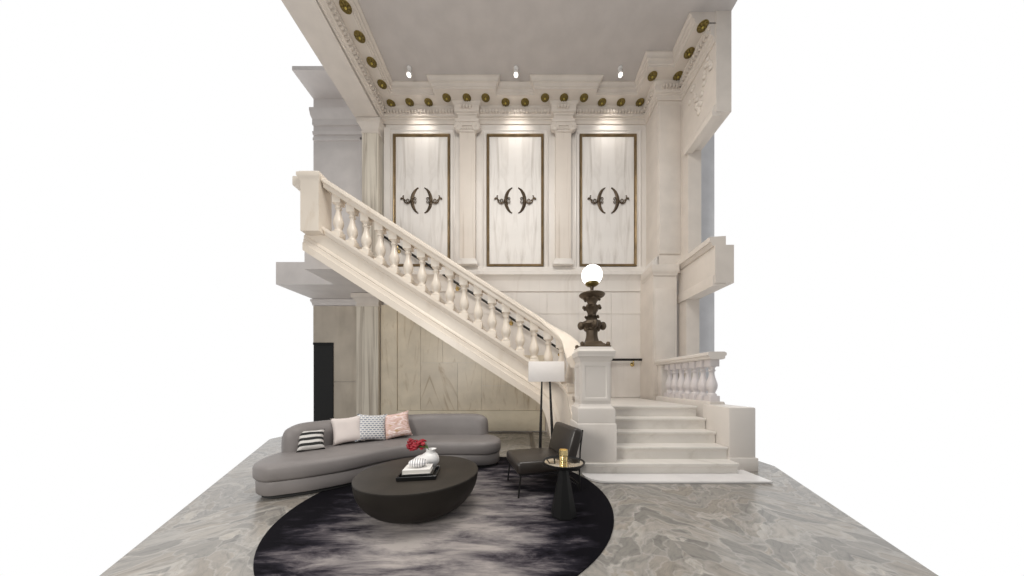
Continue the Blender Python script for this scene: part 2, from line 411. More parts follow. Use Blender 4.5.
# cornice: fascia + dentils (narrow breaks over pilasters), rosette soffit + crown (wide breaks)
PILX = (-1.40, 1.06)
def wallpath(w, bd, y0l, y0r):
    p = [(LX, y0l), (LX, WY)]
    for c in PILX: p += [(c-w, WY), (c-w, WY-bd), (c+w, WY-bd), (c+w, WY)]
    return p + [(RX, WY), (RX, PY), (PX, PY), (PX, y0r)]
lowp = wallpath(.21, .13, 4.465, 5.365); upp = wallpath(.36, .14, 4.465, 5.365)
b = MB()
b.sweep(lowp, [(-.05, 8.01), (.03, 8.01), (.03, 8.10), (.05, 8.11), (.05, 8.14), (.09, 8.15), (.10, 8.16), (.10, 8.30), (.15, 8.33), (.15, 8.39), (-.05, 8.39)])
# dentils
for (ax, ay), (bx_, by_) in zip(lowp[:-1], lowp[1:]):
    dv = Vector((bx_-ax, by_-ay)); L = dv.length
    if L < .2: continue
    dv.normalize(); nv = Vector((dv.y, -dv.x)); k = .07
    while k < L-.05:
        c = Vector((ax, ay)) + dv*k + nv*.125
        h = .022
        e = [c + dv*h*i + nv*.03*j for i, j in ((-1, -1), (1, -1), (1, 1), (-1, 1))]
        b.prism([(q.x, q.y) for q in e], 8.20, 8.27, lambda u, v, d: (u, v, d)); k += .078
structure(b.build('trim_8', M['entab']))
b = MB()
b.sweep(upp, [(-.05, 8.37), (.40, 8.37), (.40, 8.41), (.42, 8.42), (.42, 8.45), (.43, 8.48), (.46, 8.49), (.46, 8.53), (.475, 8.55), (.51, 8.57), (.51, ZC+.02), (-.05, ZC+.02)])
structure(b.build('trim_9', M['entab']))

# rosettes under the soffit
def make_rosette():
    b = MB()
    r = tag(MB().lathe([(.098, 0), (.105, -.008), (.10, -.02), (.088, -.018)], seg=20).build('rosette', M['rosette']), '', 'rosette', 'gilded rosettes under the cornice')
    p = MB()
    for k in range(8):
        a = 2*PI*k/8
        p.ell((.060*math.cos(a), .060*math.sin(a), -.026), (.034, .020, .016), 8, 6, Matrix.Rotation(a, 4, 'Z'))
    p.build('petal_ring', M['rosette'], r)
    MB().ell((0, 0, -.034), (.024, .024, .022), 10, 8).build('center_boss', M['rosette_mid'], r)
    return r
ros = make_rosette()
ORD = ['first', 'second', 'third', 'fourth', 'fifth', 'sixth', 'seventh', 'eighth', 'ninth', 'tenth', 'eleventh', 'twelfth', 'thirteenth']
RL = []
for i, (u, v) in enumerate(((390.5, 102), (382, 83), (372, 61), (361, 36), (347, 5))):
    RL.append((-3.32, 6.90-.445*i, f'gilded rosette under the left cornice, {ORD[i]} out from the back left corner'))
bx = [409.6, 428.6, 446.6, 466.8, 485.6, 505.6, 525, 545, 564, 584, 602, 621, 640]
for i, u in enumerate(bx):
    dd = 6.76 if i in (2, 3, 4, 7, 8, 9) else 6.87
    RL.append((px(u, dd), dd, f'gilded rosette under the back cornice, {ORD[i]} from the left corner'))
RL.append((px(652, 6.3), 6.28, 'gilded rosette under the cornice of the right pier, nearer the back wall'))
RL.append((px(677.6, 6.3), 6.28, 'gilded rosette under the cornice at the outer corner of the right pier'))
RL.append((3.59, 5.84, 'gilded rosette under the right cornice, first out from the pier corner'))
RL.append((3.59, 5.40, 'gilded rosette under the right cornice, cut by the photo\'s right edge'))
for i, (x, y, lab) in enumerate(RL):
    o = ros if i == 0 else copy_tree(ros, (0, 0, 0))
    o.location = (x, y, 8.372); o['label'] = lab

# pilasters
def pilaster(xc, wd, yf, yb, z0, z1, label, mat, ionic=True, group='wall pilasters'):
    t = thing('pilaster', label, 'pilaster', (xc, yf, z0), 0, group)
    h = wd/2; L = z1-z0
    b = MB(); b.box(-h, h, 0, yb-yf, .16, L-.3)
    b.build('shaft', mat, t)
    b = MB(); b.sweep([(-h, yb-yf), (-h, 0), (h, 0), (h, yb-yf)][::1], [(0, 0)]*3) if False else None
    dp = yb-yf
    b.box(-h-.06, h+.06, -.06, dp, 0, .07, .008); b.box(-h-.035, h+.035, -.035, dp, .07, .12, .012); b.box(-h-.015, h+.015, -.015, dp, .12, .17, .01)
    b.build('base', M['wall'], t)
    b = MB()
    if ionic:
        b.box(-h-.03, h+.03, -.03, dp, L-.31, L-.26, .01)
        b.box(-h, h, -.02, dp, L-.27, L-.05)
        b.box(-h-.10, h+.10, -.075, dp, L-.09, L-.0, .015)
        b.box(-h-.07, h+.07, -.05, dp, L-.17, L-.09, .01)
        for sx in (-1, 1):
            m = Matrix.Translation((sx*(h+.03), -.02, L-.19)) @ Matrix.Rotation(PI/2, 4, 'X')
            b.lathe([(.105, -.06), (.11, .03), (.095, .05), (.085, .045), (.075, .035), (.06, .045), (.045, .05), (.03, .04), (.02, .06)], seg=18, mat=m)
        for k in range(5): b.ell(((k-2)*.06, -.035, L-.235), (.022, .022, .03), 8, 6)
    else:
        b.box(-h-.02, h+.02, -.02, dp, L-.32, L-.28, .008)
        b.grid([[( -h-o, -o, z), (h+o, -o, z), (h+o, dp, z), (-h-o, dp, z)] for o, z in ((0, L-.29), (.0, L-.22), (.03, L-.17), (.06, L-.12), (.09, L-.10), (.09, L))], closed_v=True, caps=True)
    b.build('capital', M['entab'], t)
    return t
pilaster(PILX[0], .40, WY-.12, WY-.002, 4.30, 8.015, 'tall marble pilaster between the left and middle gilt-framed wall panels', M['pil'])
pilaster(PILX[1], .40, WY-.12, WY-.002, 4.30, 8.015, 'tall marble pilaster between the middle and right gilt-framed wall panels', M['pil'])
pilaster(-3.865, .41, 6.92, 7.44, 4.09, 7.95, 'veined marble corner pilaster rising behind the top of the stair rail', M['pil_low'], False)
pilaster(-3.95, .56, 6.95, 7.44, 0.0, 3.55, 'dark-striped marble pilaster under the stairs behind the sofa pillows', M['pil_low'], False)
# wall return joining the corner pilaster to the back wall
structure(MB().box(-3.57, -3.42, 7.04, 7.12, 4.3, 7.89).build('trim_10', M['wall']))

# ------------------------------------------------------------------ gilt-framed panels
def make_panel():
    t = thing('wall_panel', '', 'wall panel', (0, 0, 0), 0, 'gilt framed wall panels')
    W, H = 1.47, 3.43
    MB().box(-W/2+.05, W/2-.05, -.025, .0, .05, H-.05).build('marble_slab', M['panel'], t)
    b = MB(); w = .065
    rows = []
    for o, y in ((0, 0), (0, -.05), (.012, -.06), (.03, -.05), (.045, -.058), (w, -.03), (w, 0)):
        rows.append([(-W/2+o, y, o), (W/2-o, y, o), (W/2-o, y, H-o), (-W/2+o, y, H-o)])
    b.grid(rows, closed_v=True, closed_u=True); b.build('gilt_frame', M['gilt'], t)
    b = MB()
    rows = []
    for o, y in ((-.13, 0), (-.13, -.03), (-.10, -.045), (-.07, -.02), (-.02, -.03), (-.005, 0)):
        rows.append([(-W/2+o, y, o), (W/2-o, y, o), (W/2-o, y, H-o), (-W/2+o, y, H-o)])
    b.grid(rows, closed_v=True, closed_u=True); b.build('marble_border', M['wall'], t)
    for s in (-1, 1):
        b = MB(); zc = 1.705
        # crescent: a horned arc, thickest at mid-height
        K = 24; out, inn, mid = [], [], []
        for k in range(K+1):
            w_ = -1+2*k/K; q = math.sqrt(max(0, 1-w_*w_))
            uo = .085+.205*q**1.25; ui = .075+.125*q**1.5
            if k in (0, K): ui = uo-.012
            out.append((s*uo, .335*w_)); inn.append((s*ui, .32*w_)); mid.append((s*(uo+ui)/2, .328*w_))
        rows = [[(u, y, zc+v) for u, v in ln] for ln, y in ((out, -.024), (out, -.04), (mid, -.062), (inn, -.04), (inn, -.024))]
        b.grid(rows)
        for k in range(4, K-3, 2):
            b.ell((mid[k][0], -.06, zc+mid[k][1]), (.017, .014, .02), 8, 6)
        def scroll(cx, cz, r0, r1, a0, turns, fl, rad=.016):
            pts = []
            for k in range(25):
                tt = k/24; a = a0+2*PI*turns*tt; r = r0+(r1-r0)*tt
                pts.append((s*(cx+fl*r*math.cos(a)), -.05, zc+cz+r*math.sin(a)))
            b.tube(pts, [rad*(1-.5*k/24) for k in range(25)], 6)
        scroll(.345, -.01, .062, .018, PI*.9, 1.3, 1, .015); scroll(.165, .035, .042, .012, 0, 1.2, 1, .011); scroll(.165, -.04, .042, .012, 0, -1.2, 1, .011)
        b.tube(cr([(s*.28, -.05, zc-.03), (s*.35, -.055, zc-.085), (s*.43, -.05, zc-.05), (s*.46, -.05, zc+.03), (s*.51, -.05, zc+.06), (s*.535, -.05, zc+.02)], 5), .015, 6)
        b.tube(cr([(s*.45, -.05, zc+.02), (s*.475, -.05, zc+.10), (s*.45, -.05, zc+.12)], 5), .012, 6)
        b.ell((s*.245, -.055, zc-.0), (.04, .03, .05), 10, 8); b.ell((s*.51, -.05, zc+.04), (.026, .018, .018), 8, 6)
        b.ell((s*.43, -.05, zc+.0), (.024, .018, .024), 8, 6)
        b.build('crescent_scroll', M['bronze'], t)
    return t
pan = make_panel()
for i, (x, lab) in enumerate(((-2.61, 'gilt-framed marble wall panel with bronze crescents, left of the three'), (-.176, 'gilt-framed marble wall panel with bronze crescents, middle of the three'), (2.238, 'gilt-framed marble wall panel with bronze crescents, right one above the globe lamp'))):
    o = pan if i == 0 else copy_tree(pan, (0, 0, 0))
    o.location = (x, WY-.003, 4.306); o['label'] = lab

# ceiling spotlights (with real spot lamps)
def make_spot():
    t = thing('ceiling_spotlight', '', 'spotlight', (0, 0, 0), 0, 'ceiling spotlights over the wall panels')
    MB().lathe([(.05, 0), (.055, -.01), (.045, -.03), (.012, -.035), (.012, -.08)], seg=14).build('canopy', M['white'], t)
    m = Matrix.Translation((0, .0, -.13)) @ Matrix.Rotation(R(-20), 4, 'X')
    MB().lathe([(.02, .06), (.05, .05), (.056, -.05), (.05, -.07), (.046, -.055)], seg=16, mat=m).build('lamp_head', M['white'], t)
    MB().lathe([(.044, -.058), (.04, -.066), (.01, -.07)], seg=14, mat=m).build('lens', M['lens'], t)
    return t
sp0 = make_spot()
for i, (x, lab) in enumerate(((-2.62, 'small white ceiling spotlight over the left wall panel'), (-.14, 'small white ceiling spotlight over the middle wall panel'), (2.28, 'small white ceiling spotlight over the right wall panel'))):
    o = sp0 if i == 0 else copy_tree(sp0, (0, 0, 0))
    o.location = (x, 6.32, ZC); o['label'] = lab
    l = bpy.data.lights.new('spot_lamp', 'SPOT'); l.energy = 28; l.spot_size = R(72); l.spot_blend = .9; l.color = (1, .95, .88); l.shadow_soft_size = .05
    lo = bpy.data.objects.new('spot_lamp', l); col.objects.link(lo)
    p = Vector((x, 6.40, ZC-.27)); q = Vector((x, WY, 7.75)); lo.location = p
    lo.rotation_euler = (q-p).to_track_quat('-Z', 'Y').to_euler()

# ------------------------------------------------------------------ staircase
ARC = (.34, 4.69, .51); S1 = .34; S2 = S1+ARC[2]*PI/2; S3 = S2+.45
def P(s, off=0):
    """point of the balustrade line at arc length s; off = outwards (towards the hall)"""
    if s <= S1: return (s, 5.2-off)
    if s <= S2:
        a = PI/2-(s-S1)/ARC[2]; r = ARC[2]-off
        return (ARC[0]+r*math.cos(a), ARC[1]+r*math.sin(a))
    return (ARC[0]+ARC[2]-off, ARC[1]-(s-S2))
def tang(s):
    a, b = P(s-.01), P(s+.01); return math.atan2(b[1]-a[1], b[0]-a[0])
SL = .645
def zr(s): return 2.745-SL*s
S0 = -4.15; SR = -3.73
stair = thing('staircase', 'grand cream marble staircase with turned balusters climbing left along the back wall', 'staircase', (0, 0, 0))
svals = [S0+(S1-S0)*k/20 for k in range(21)] + [S1+(S3-S1)*k/24 for k in range(1, 25)]
# handrail: moulded section swept along the line
sec = [(-.11, -.14), (-.09, -.195), (.09, -.195), (.11, -.14), (.11, -.13), (.15, -.10), (.15, -.05), (.11, -.02), (.07, 0), (-.07, 0), (-.11, -.02), (-.15, -.05), (-.15, -.10), (-.11, -.13)]
b = MB(); b.grid([[(*P(s, o), zr(s)+z) for o, z in sec] for s in [SR]+[q for q in svals if q > SR+.02]], closed_v=True, caps=True)
b.build('handrail', M['stair'], stair)
# outer string
def zcap(s): return zr(s)-.93
bot = [(S0, 1.12-SL*S0)] + [(S0+(.26-S0)*k/16, 1.12-SL*(S0+(.26-S0)*k/16)) for k in range(1, 17)]
bot += [(.36, .86), (.44, .70), (.50, .52), (.55, .32), (.585, .14), (.60, 0.0)]
b = MB()
top = [(s, zcap(s)) for s in svals]
# face of the string: columns from the bottom edge up to the cap
def zbot(s):
    if s >= .60: return 0.
    for (a, za), (c, zc_) in zip(bot[:-1], bot[1:]):
        if a <= s <= c: return za+(zc_-za)*(s-a)/(c-a)
    return bot[0][1]
ss = sorted(set([round(s, 4) for s in svals] + [.40, .44, .48, .52, .55, .57, .585, .60]))
b.grid([[(*P(s, .0), zbot(s)), (*P(s, .0), zcap(s)), (*P(s, -.22), zcap(s)), (*P(s, -.22), zbot(s))] for s in ss], closed_v=True, caps=True)
b.build('outer_string', M['stair'], stair)
b = MB()
capsec = [(.0, -.14), (.03, -.13), (.05, -.09), (.08, -.06), (.08, 0), (-.20, 0), (-.20, -.1)]
b.grid([[(*P(s, o), zcap(s)+z) for o, z in capsec] for s in svals], closed_v=True, caps=True)
b.build('string_cap', M['stair'], stair)
# moulded bands that follow the lower edge
def offs(d):
    out = []
    for i, (s, z) in enumerate(bot):
        a = bot[max(i-1, 0)]; c = bot[min(i+1, len(bot)-1)]
        t = Vector((c[0]-a[0], c[1]-a[1])).normalized(); n = Vector((-t.y, t.x))
        if i == 0: n = n; out.append((s, z+d/.84)); continue
        out.append((s+n.x*d, max(z+n.y*d, 0.0)))
    return out
def band(bb, prof):
    lines = [(offs(d), o) for d, o in prof]
    rows = []
    for i in range(len(bot)):
        rows.append([(*P(ln[i][0], o), ln[i][1]) for ln, o in lines])
    bb.grid(rows, closed_v=True, caps=True)
b = MB()
band(b, [(0, -.02), (0, .06), (.12, .06), (.125, .045), (.135, .04), (.19, .035), (.20, .02), (.215, .03), (.25, .022), (.27, .0), (.27, -.02)])
b.build('string_moulding', M['stair'], stair)
# steps of the flight
b = MB()
poly = []; x = 1.40; z = .885; n = 18; rz_ = (4.08-.885)/n; rn = (1.40+3.60)/n
poly.append((1.40, .885))
for k in range(n):
    z += rz_; poly.append((x, z)); x -= rn; poly.append((x, z))
poly += [(-3.60, 1.14+SL*3.60), (.24, 1.14-SL*.24), (.64, .55), (.66, .0), (1.40, 0)]
b.prism(poly, 5.22+.16, WY-.005, lambda u, v, d: (u, d, v))
b.build('flight', M['stair'], stair)
# front steps + landing
ST = [(3.74, .175), (3.96, .352), (4.20, .530), (4.43, .708), (4.66, .885)]
b = MB()
for i, (y0, zt) in enumerate(ST):
    y1 = 4.9 if i < 4 else WY-.02
    x0 = .80 if i == 0 else .98
    if i == 4: x0 = .98
    zb = 0 if i == 0 else ST[i-1][1]-.03
    sec_ = [(y0+.025, zb), (y0+.025, zt-.055), (y0+.012, zt-.045), (y0, zt-.035), (y0-.004, zt-.018), (y0, zt-.004), (y0+.01, zt), (y1, zt), (y1, zb)]
    if i == 0:
        # bullnose left end
        rows = []
        for o, zz in ((-.02, 0), (-.02, zt-.055), (0, zt-.045), (.012, zt-.035), (.016, zt-.018), (.012, zt-.004), (.0, zt)):
            r = .14+o; cx, cy = .92, y0+.025+.14
            row = [(3.0, cy-r, zz)] + [(cx-r*math.sin(PI/2*k/8), cy-r*math.cos(PI/2*k/8), zz) for k in range(9)] + [(cx-r, 4.5, zz), (3.0, 4.5, zz)]
            rows.append(row)
        b.grid(rows, closed_v=True, caps=True)
    else:
        b.prism(sec_, x0, 3.0, lambda u, v, d: (d, u, v))
b.build('front_steps', M['step'], stair)
b = MB()
row = lambda z: [(3.2, 3.47, z)] + [(1.12-.28*math.sin(PI/2*k/8), 3.75-.28*math.cos(PI/2*k/8), z) for k in range(9)] + [(.84, 4.2, z), (3.2, 4.2, z)]
b.grid([row(.006), row(.03)], closed_v=True, caps=True)
b.build('base_slab', plain('white base marble', (.76, .74, .73), .3), stair)
# newel post
NX, NY = 1.045, 4.065
b = MB()
b.square([(.275, .17), (.275, .70), (.268, .715), (.262, .72), (.262, .90), (.255, .93), (.235, .945), (.225, .97), (.212, .99)], (NX, NY, 0))
b.square([(.212, .985), (.212, 1.60)], (NX, NY, 0))
b.square([(.212, 1.59), (.225, 1.61), (.235, 1.635), (.245, 1.65), (.262, 1.665), (.262, 1.70), (.268, 1.71), (.268, 1.735), (.245, 1.75), (.235, 1.77), (.225, 1.80)], (NX, NY, 0))
# raised frames round the sunk panel on front and left faces
for side in (0, 1):
    rows = []
    for o, dp in ((0, .0), (0, .012), (.03, .016), (.045, .010), (.055, .0)):
        row = []
        for u, z in ((-.195+o, 1.03+o), (.195-o, 1.03+o), (.195-o, 1.57-o), (-.195+o, 1.57-o)):
            row.append((NX+u, NY-.211-dp, z) if side == 0 else (NX-.211-dp, NY+u, z))
        rows.append(row)
    b.grid(rows, closed_v=True)
b.build('newel_post', M['newel'], stair)
# upper newel post
b = MB(); ux, uy = -3.93, 5.2
b.square([(.17, 4.1), (.17, 5.02), (.185, 5.05), (.20, 5.08), (.215, 5.10), (.215, 5.16), (.19, 5.18), (.18, 5.2)], (ux, uy, 0))
b.box(-4.3, ux, uy-.12, uy+.12, 4.98, 5.16, .02)
b.build('newel_post', M['stair'], stair)
# balusters
def baluster_mesh(h, blk, fat=1.1):
    b = MB(); w = .082
    b.box(-w, w, -w, w, -blk, .055, .004)
    pr = [(.066, .05), (.068, .065), (.062, .08), (.048, .088), (.046, .10), (.058, .125), (.074, .165), (.079, .205), (.074, .245), (.060, .29), (.046, .335), (.038, .38), (.036, .41), (.040, .425), (.050, .43), (.052, .445), (.042, .455), (.040, .475), (.052, .49), (.062, .505)]
    k = h/.56
    b.lathe([(r*fat, z*k) for r, z in pr], seg=16)
    b.box(-.078, .078, -.078, .078, .50*k, h+.125, .004)
    return b
b0 = baluster_mesh(.66, .055, 1.16).build('baluster', M['stair'], stair)
sp_ = .268; s = -3.52; first = True
while s < S2+.10:
    x, y = P(s, -.02); z = zcap(s)+.02
    o = b0 if first else clone(b0, stair, (0, 0, 0))
    o.location = (x, y, z); o.rotation_euler = (0, 0, tang(s)); first = False; s += sp_

# landing balustrade on the right
lb = thing('balustrade', 'short grey-white marble balustrade at the right side of the stair landing', 'balustrade', (3.3, 4.6, 0))
b = MB(); b.prism([(-.13, 0), (.13, 0), (.13, .93), (.11, .97), (-.11, .97), (-.13, .93)], 4.55, 6.39, lambda u, v, d: (3.27+u, d, v))
b.box(3.01, 3.4, 3.95, 4.54, 0, .93, .02); b.box(3.0, 3.42, 3.93, 4.55, .0, .2, .01)
b.build('base', M['newel'], lb, loc=(3.3, 4.6, 0))
b = MB(); b.prism([(-.10, 1.68), (-.13, 1.70), (-.13, 1.735), (-.155, 1.75), (-.155, 1.79), (-.12, 1.81), (.12, 1.81), (.155, 1.79), (.155, 1.75), (.13, 1.735), (.13, 1.70), (.10, 1.68)], 4.55, 6.39, lambda u, v, d: (3.27+u, d, v))
b.build('handrail', M['newel'], lb, loc=(3.3, 4.6, 0))
b = MB(); b.box(3.18, 3.36, 6.20, 6.39, .95, 1.70, .01)
b.build('end_post', M['newel'], lb, loc=(3.3, 4.6, 0))
b1 = baluster_mesh(.62, .05).build('baluster', plain('shade-toned baluster marble', (.66, .62, .62), .4), lb); first = True  # backlit shade on these balusters put into their grey
for k in range(7):
    o = b1 if first else clone(b1, lb, (0, 0, 0)); first = False
    o.location = (-.03, 6.02-.222*k-4.6, 1.01)

# black wall handrails on brass brackets
def wall_rail(p0, p1, brk, label):
    p0, p1 = Vector(p0), Vector(p1)
    t = thing('wall_handrail', label, 'handrail', tuple(p0), 0)
    MB().tube([p0, p1], .030, 10).build('rail', M['black'], t, loc=tuple(p0))
    for f in brk:
        q = p0.lerp(p1, f); b = MB()
        b.tube(cr([(q.x, q.y, q.z-.03), (q.x, q.y, q.z-.09), (q.x, q.y+.04, q.z-.12), (q.x, WY-.015, q.z-.12)], 4), .014, 8)
        b.lathe([(.052, 0), (.055, .012), (.03, .03), (.012, .04)], seg=16, mat=Matrix.Translation((q.x, WY-.018, q.z-.12)) @ Matrix.Rotation(PI/2, 4, 'X'))
        b.build('bracket', M['brass'], t, loc=tuple(p0))
wall_rail((-3.58, WY-.1, 5.06), (1.18, WY-.1, 2.01), (.08, .40, .693, .96), 'long sloping black handrail on the wall behind the stair balusters')
wall_rail((1.78, WY-.1, 1.875), (3.19, WY-.1, 1.875), (.77,), 'short level black handrail on the wall right of the newel post')

# ------------------------------------------------------------------ bronze globe lamp on the newel
gl = thing('globe_lamp', 'ornate bronze pedestal lamp with a lit white globe on the stair newel post', 'lamp', (NX, NY, 1.80))
k_ = NY/F
def zz(y): return (HC-(y-382)*k_)-1.80
b = MB(); b.square([(.215, 0.0), (.22, .012), (.20, .03), (.165, .045), (.13, .07), (.105, .10)], ratio=1)
for sx in (-1, 1):
    for sy in (-1, 1): b.ell((sx*.185, sy*.185, .045), (.032, .032, .035), 8, 6)
b.build('base', M['bronze'], gl)
b = MB()
b.lathe([(.11, .09), (.10, .12), (.088, .16), (.082, .20), (.085, .26), (.10, .275), (.095, .29), (.10, .31)], seg=24, lobes=8, amp=.04)
b.lathe([(.10, .30), (.135, .33), (.15, .36), (.13, .40), (.085, .42), (.075, .45), (.085, .465), (.10, .475), (.07, .485), (.062, .50)], seg=24, lobes=8, amp=.05)
b.lathe([(.06, .49), (.065, .53), (.085, .57), (.115, .605), (.125, .615), (.095, .62), (.06, .625)], seg=24, lobes=8, amp=.06)
b.lathe([(.06, .615), (.09, .63), (.075, .645), (.06, .655), (.066, .68), (.08, .705), (.098, .73), (.112, .742), (.06, .75)], seg=24, lobes=8, amp=.05)
colb = b
for k in range(4):   # four scrolled acanthus brackets
    a = k*PI/2; b = MB()
    m = Matrix.Rotation(a, 4, 'Z')
    b.tube([m @ Vector(p) for p in cr([(.08, 0, .27), (.12, 0, .33), (.165, 0, .37), (.185, 0, .335), (.165, 0, .305), (.145, 0, .32)], 5)], .032, 8)
    b.ell(m @ Vector((.155, 0, .335)), (.05, .05, .048), 10, 8); b.build('acanthus_scroll', M['bronze'], gl)
for k in range(8):   # leaf tips
    m = Matrix.Rotation(k*PI/4, 4, 'Z')
    for r, z, q in ((.12, .61, .026), (.11, .738, .022), (.10, .285, .022), (.095, .47, .018)):
        colb.ell(m @ Vector((r, 0, z)), (q, q*.7, q*1.1), 8, 6)
colb.build('column', M['bronze'], gl)
b = MB(); b.lathe([(.08, .735), (.12, .75), (.165, .77), (.187, .79), (.19, .803), (.18, .812), (.16, .808), (.04, .80)], seg=28)
b.lathe([(.034, .80), (.026, .84), (.026, .90), (.036, .93)], seg=14)
b.build('bobeche', M['bronze'], gl)
b = MB(); b.lathe([(.035, .925), (.07, .935), (.095, .955), (.10, .985), (.105, .995), (.09, 1.0)], seg=24); b.build('globe_holder', M['rosette'], gl)
o = MB().ell((0, 0, 1.095), (.151, .151, .151), 32, 20).build('globe', M['globe'], gl)
l = bpy.data.lights.new('globe_bulb', 'POINT'); l.energy = 75; l.color = (1, .93, .82); l.shadow_soft_size = .17
lo = bpy.data.objects.new('globe_bulb', l); col.objects.link(lo); lo.location = (NX, NY, 2.90)
bpy.data.objects['globe'].visible_shadow = True

# ------------------------------------------------------------------ rug
RC = (-.71, 3.08); RR = 1.66
o = MB().lathe([(RR-.02, .0012), (RR, .004), (RR, .009), (RR-.008, .012)], seg=96).build('rug', M['rug'], loc=None)
for v in o.data.vertices: pass
o.location = (RC[0], RC[1], 0); tag(o, 'large round rug with streaks of black, plum and pale grey', 'rug')
FZ = .0125

# ------------------------------------------------------------------ sofa
plan = [(-2.80, 2.93), (-2.62, 2.98), (-2.36, 3.12), (-2.10, 3.34), (-1.86, 3.68), (-1.58, 3.94), (-1.2, 4.04), (-.8, 4.03), (-.50, 4.05), (-.34, 4.25), (-.40, 4.55), (-.66, 4.80), (-1.1, 4.93), (-1.6, 4.90), (-2.1, 4.70), (-2.55, 4.38), (-2.90, 4.10), (-3.10, 3.80), (-3.14, 3.40), (-3.02, 3.05)]
outl = cr([(x, y, 0) for x, y in plan], 6, True)
def shrink(pts, d):
    n = len(pts); out = []
    for i, p in enumerate(pts):
        t = (pts[(i+1) % n]-pts[i-1]).normalized(); nn = Vector((-t.y, t.x, 0)); out.append(p+nn*d)
    return out
SX = (-1.8, 4.0, FZ)
sofa = thing('sofa', 'long curved taupe sofa with a rolled back and seamed base', 'sofa', SX)
def outline_solid(prof, name, mat):
    b = MB(); rows = []
    for d, z in prof: rows.append([(p.x, p.y, z) for p in shrink(outl, d)])
    b.grid(rows, closed_v=True, caps=True); return b.build(name, mat, sofa, loc=SX)
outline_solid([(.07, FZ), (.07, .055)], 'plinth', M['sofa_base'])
outline_solid([(.06, .05), (.035, .055), (.025, .07), (.022, .19), (.03, .205), (.05, .208)], 'base', M['leather_sofa'])
outline_solid([(.05, .207), (.03, .21), (.012, .225), (.0, .245), (.0, .35), (.010, .378), (.035, .395), (.08, .403), (.12, .406)], 'seat', M['leather_sofa'])
# back roll
bl = cr([(-.60, 4.66, 0), (-.80, 4.74, 0), (-1.15, 4.78, 0), (-1.6, 4.74, 0), (-2.05, 4.55, 0), (-2.5, 4.24, 0), (-2.80, 3.98, 0), (-2.97, 3.70, 0), (-3.0, 3.45, 0)], 6)
b = MB(); rows = []; n = len(bl)
for i, p in enumerate(bl):
    t = (bl[min(i+1, n-1)]-bl[max(i-1, 0)]).normalized(); nn = Vector((t.y, -t.x, 0))
    if nn.y > 0: nn = -nn                      # towards the seat
    e = min(i, n-1-i)/7.0; e = min(1, e); k = math.sqrt(max(0, 1-(1-e)**2)); k = .12+.88*k
    row = []
    hh = .40+(.345)*(.55+.45*k)
    for o, z in ((.15, .38), (.15, .50), (.14, hh-.09), (.11, hh-.035), (.05, hh-.005), (-.02, hh), (-.09, hh-.03), (-.13, hh-.09), (-.14, .5), (-.14, .38)):
        q = p + nn*o*(k); row.append((q.x, q.y, z))
    rows.append(row)
b.grid(rows, closed_v=True, caps=True); b.build('backrest', M['leather_sofa'], sofa, loc=SX)

# pillows
def pillow(name, c, size, th, rz, tilt, roll, mat, label, group='throw pillows on the sofa'):
    b = MB(); n = 14; top, bot_ = [], []
    for i in range(n+1):
        r1, r2 = [], []
        for j in range(n+1):
            u, v = i/n*2-1, j/n*2-1
            pin = 1-.10*(1-u*u)*0
            x = u*size/2*(1-.13*(1-v*v)*abs(u)**2); z = v*size/2*(1-.13*(1-u*u)*abs(v)**2)
            t = th/2*((1-u**4)*(1-v**4))**.55
            t *= 1+.08*math.sin(5*u+3*v)
            r1.append((x, -t, z)); r2.append((x, t, z))
        top.append(r1); bot_.append(r2)
    b.grid(top); b.grid(bot_)
    bmesh.ops.remove_doubles(b.bm, verts=b.bm.verts, dist=.0005)
    o = b.build(name, mat, ang=80); o.location = c; o.rotation_euler = (tilt, roll, rz)
    tag(o, label, 'pillow', group); return o
pillow('throw_pillow', (-2.53, 3.95, .606), .40, .15, R(36), R(-16), R(-4), M['pillow_white'], 'plain blush white throw pillow, leftmost of the three upright on the sofa')
pillow('throw_pillow', (-2.28, 4.13, .612), .42, .15, R(36), R(-17), R(5), M['pillow_blue'], 'throw pillow with blue and white dashes, between the white and pink ones')
pillow('throw_pillow', (-2.00, 4.34, .612), .42, .16, R(30), R(-18), R(-7), M['pillow_pink'], 'shiny pink and gold throw pillow, rightmost of the three on the sofa')
pillow('throw_pillow', (-2.79, 3.60, .53), .30, .12, R(38), R(-34), R(0), M['stripe'], 'black throw pillow with white stripes at the left edge of the photo')

# ------------------------------------------------------------------ coffee table
CT = (-1.05, 2.79, FZ)
ct = thing('coffee_table', 'big dark brown bowl-shaped round coffee table on the rug', 'coffee table', CT)
b = MB(); RT = .59; HT = .375
prof = [(.22, 0), (.25, .004)]
for k in range(1, 13):
    a = k/12*PI/2; prof.append((.25+(RT-.25)*math.sin(a)**1.0, (HT-.025)*(1-math.cos(a))+.004))
prof += [(RT+.002, HT-.012), (RT-.008, HT-.004)]
b.lathe(prof, seg=72); b.build('bowl', M['darkwood'], ct)
b = MB(); b.lathe([(RT-.004, HT-.01), (RT, HT-.004), (RT-.006, HT)], seg=72)
b.build('tabletop', plain('dark oak top', (.036, .030, .024), .5, 0, .25, 30, .15, .25), ct)
TZ = FZ+HT+.0005
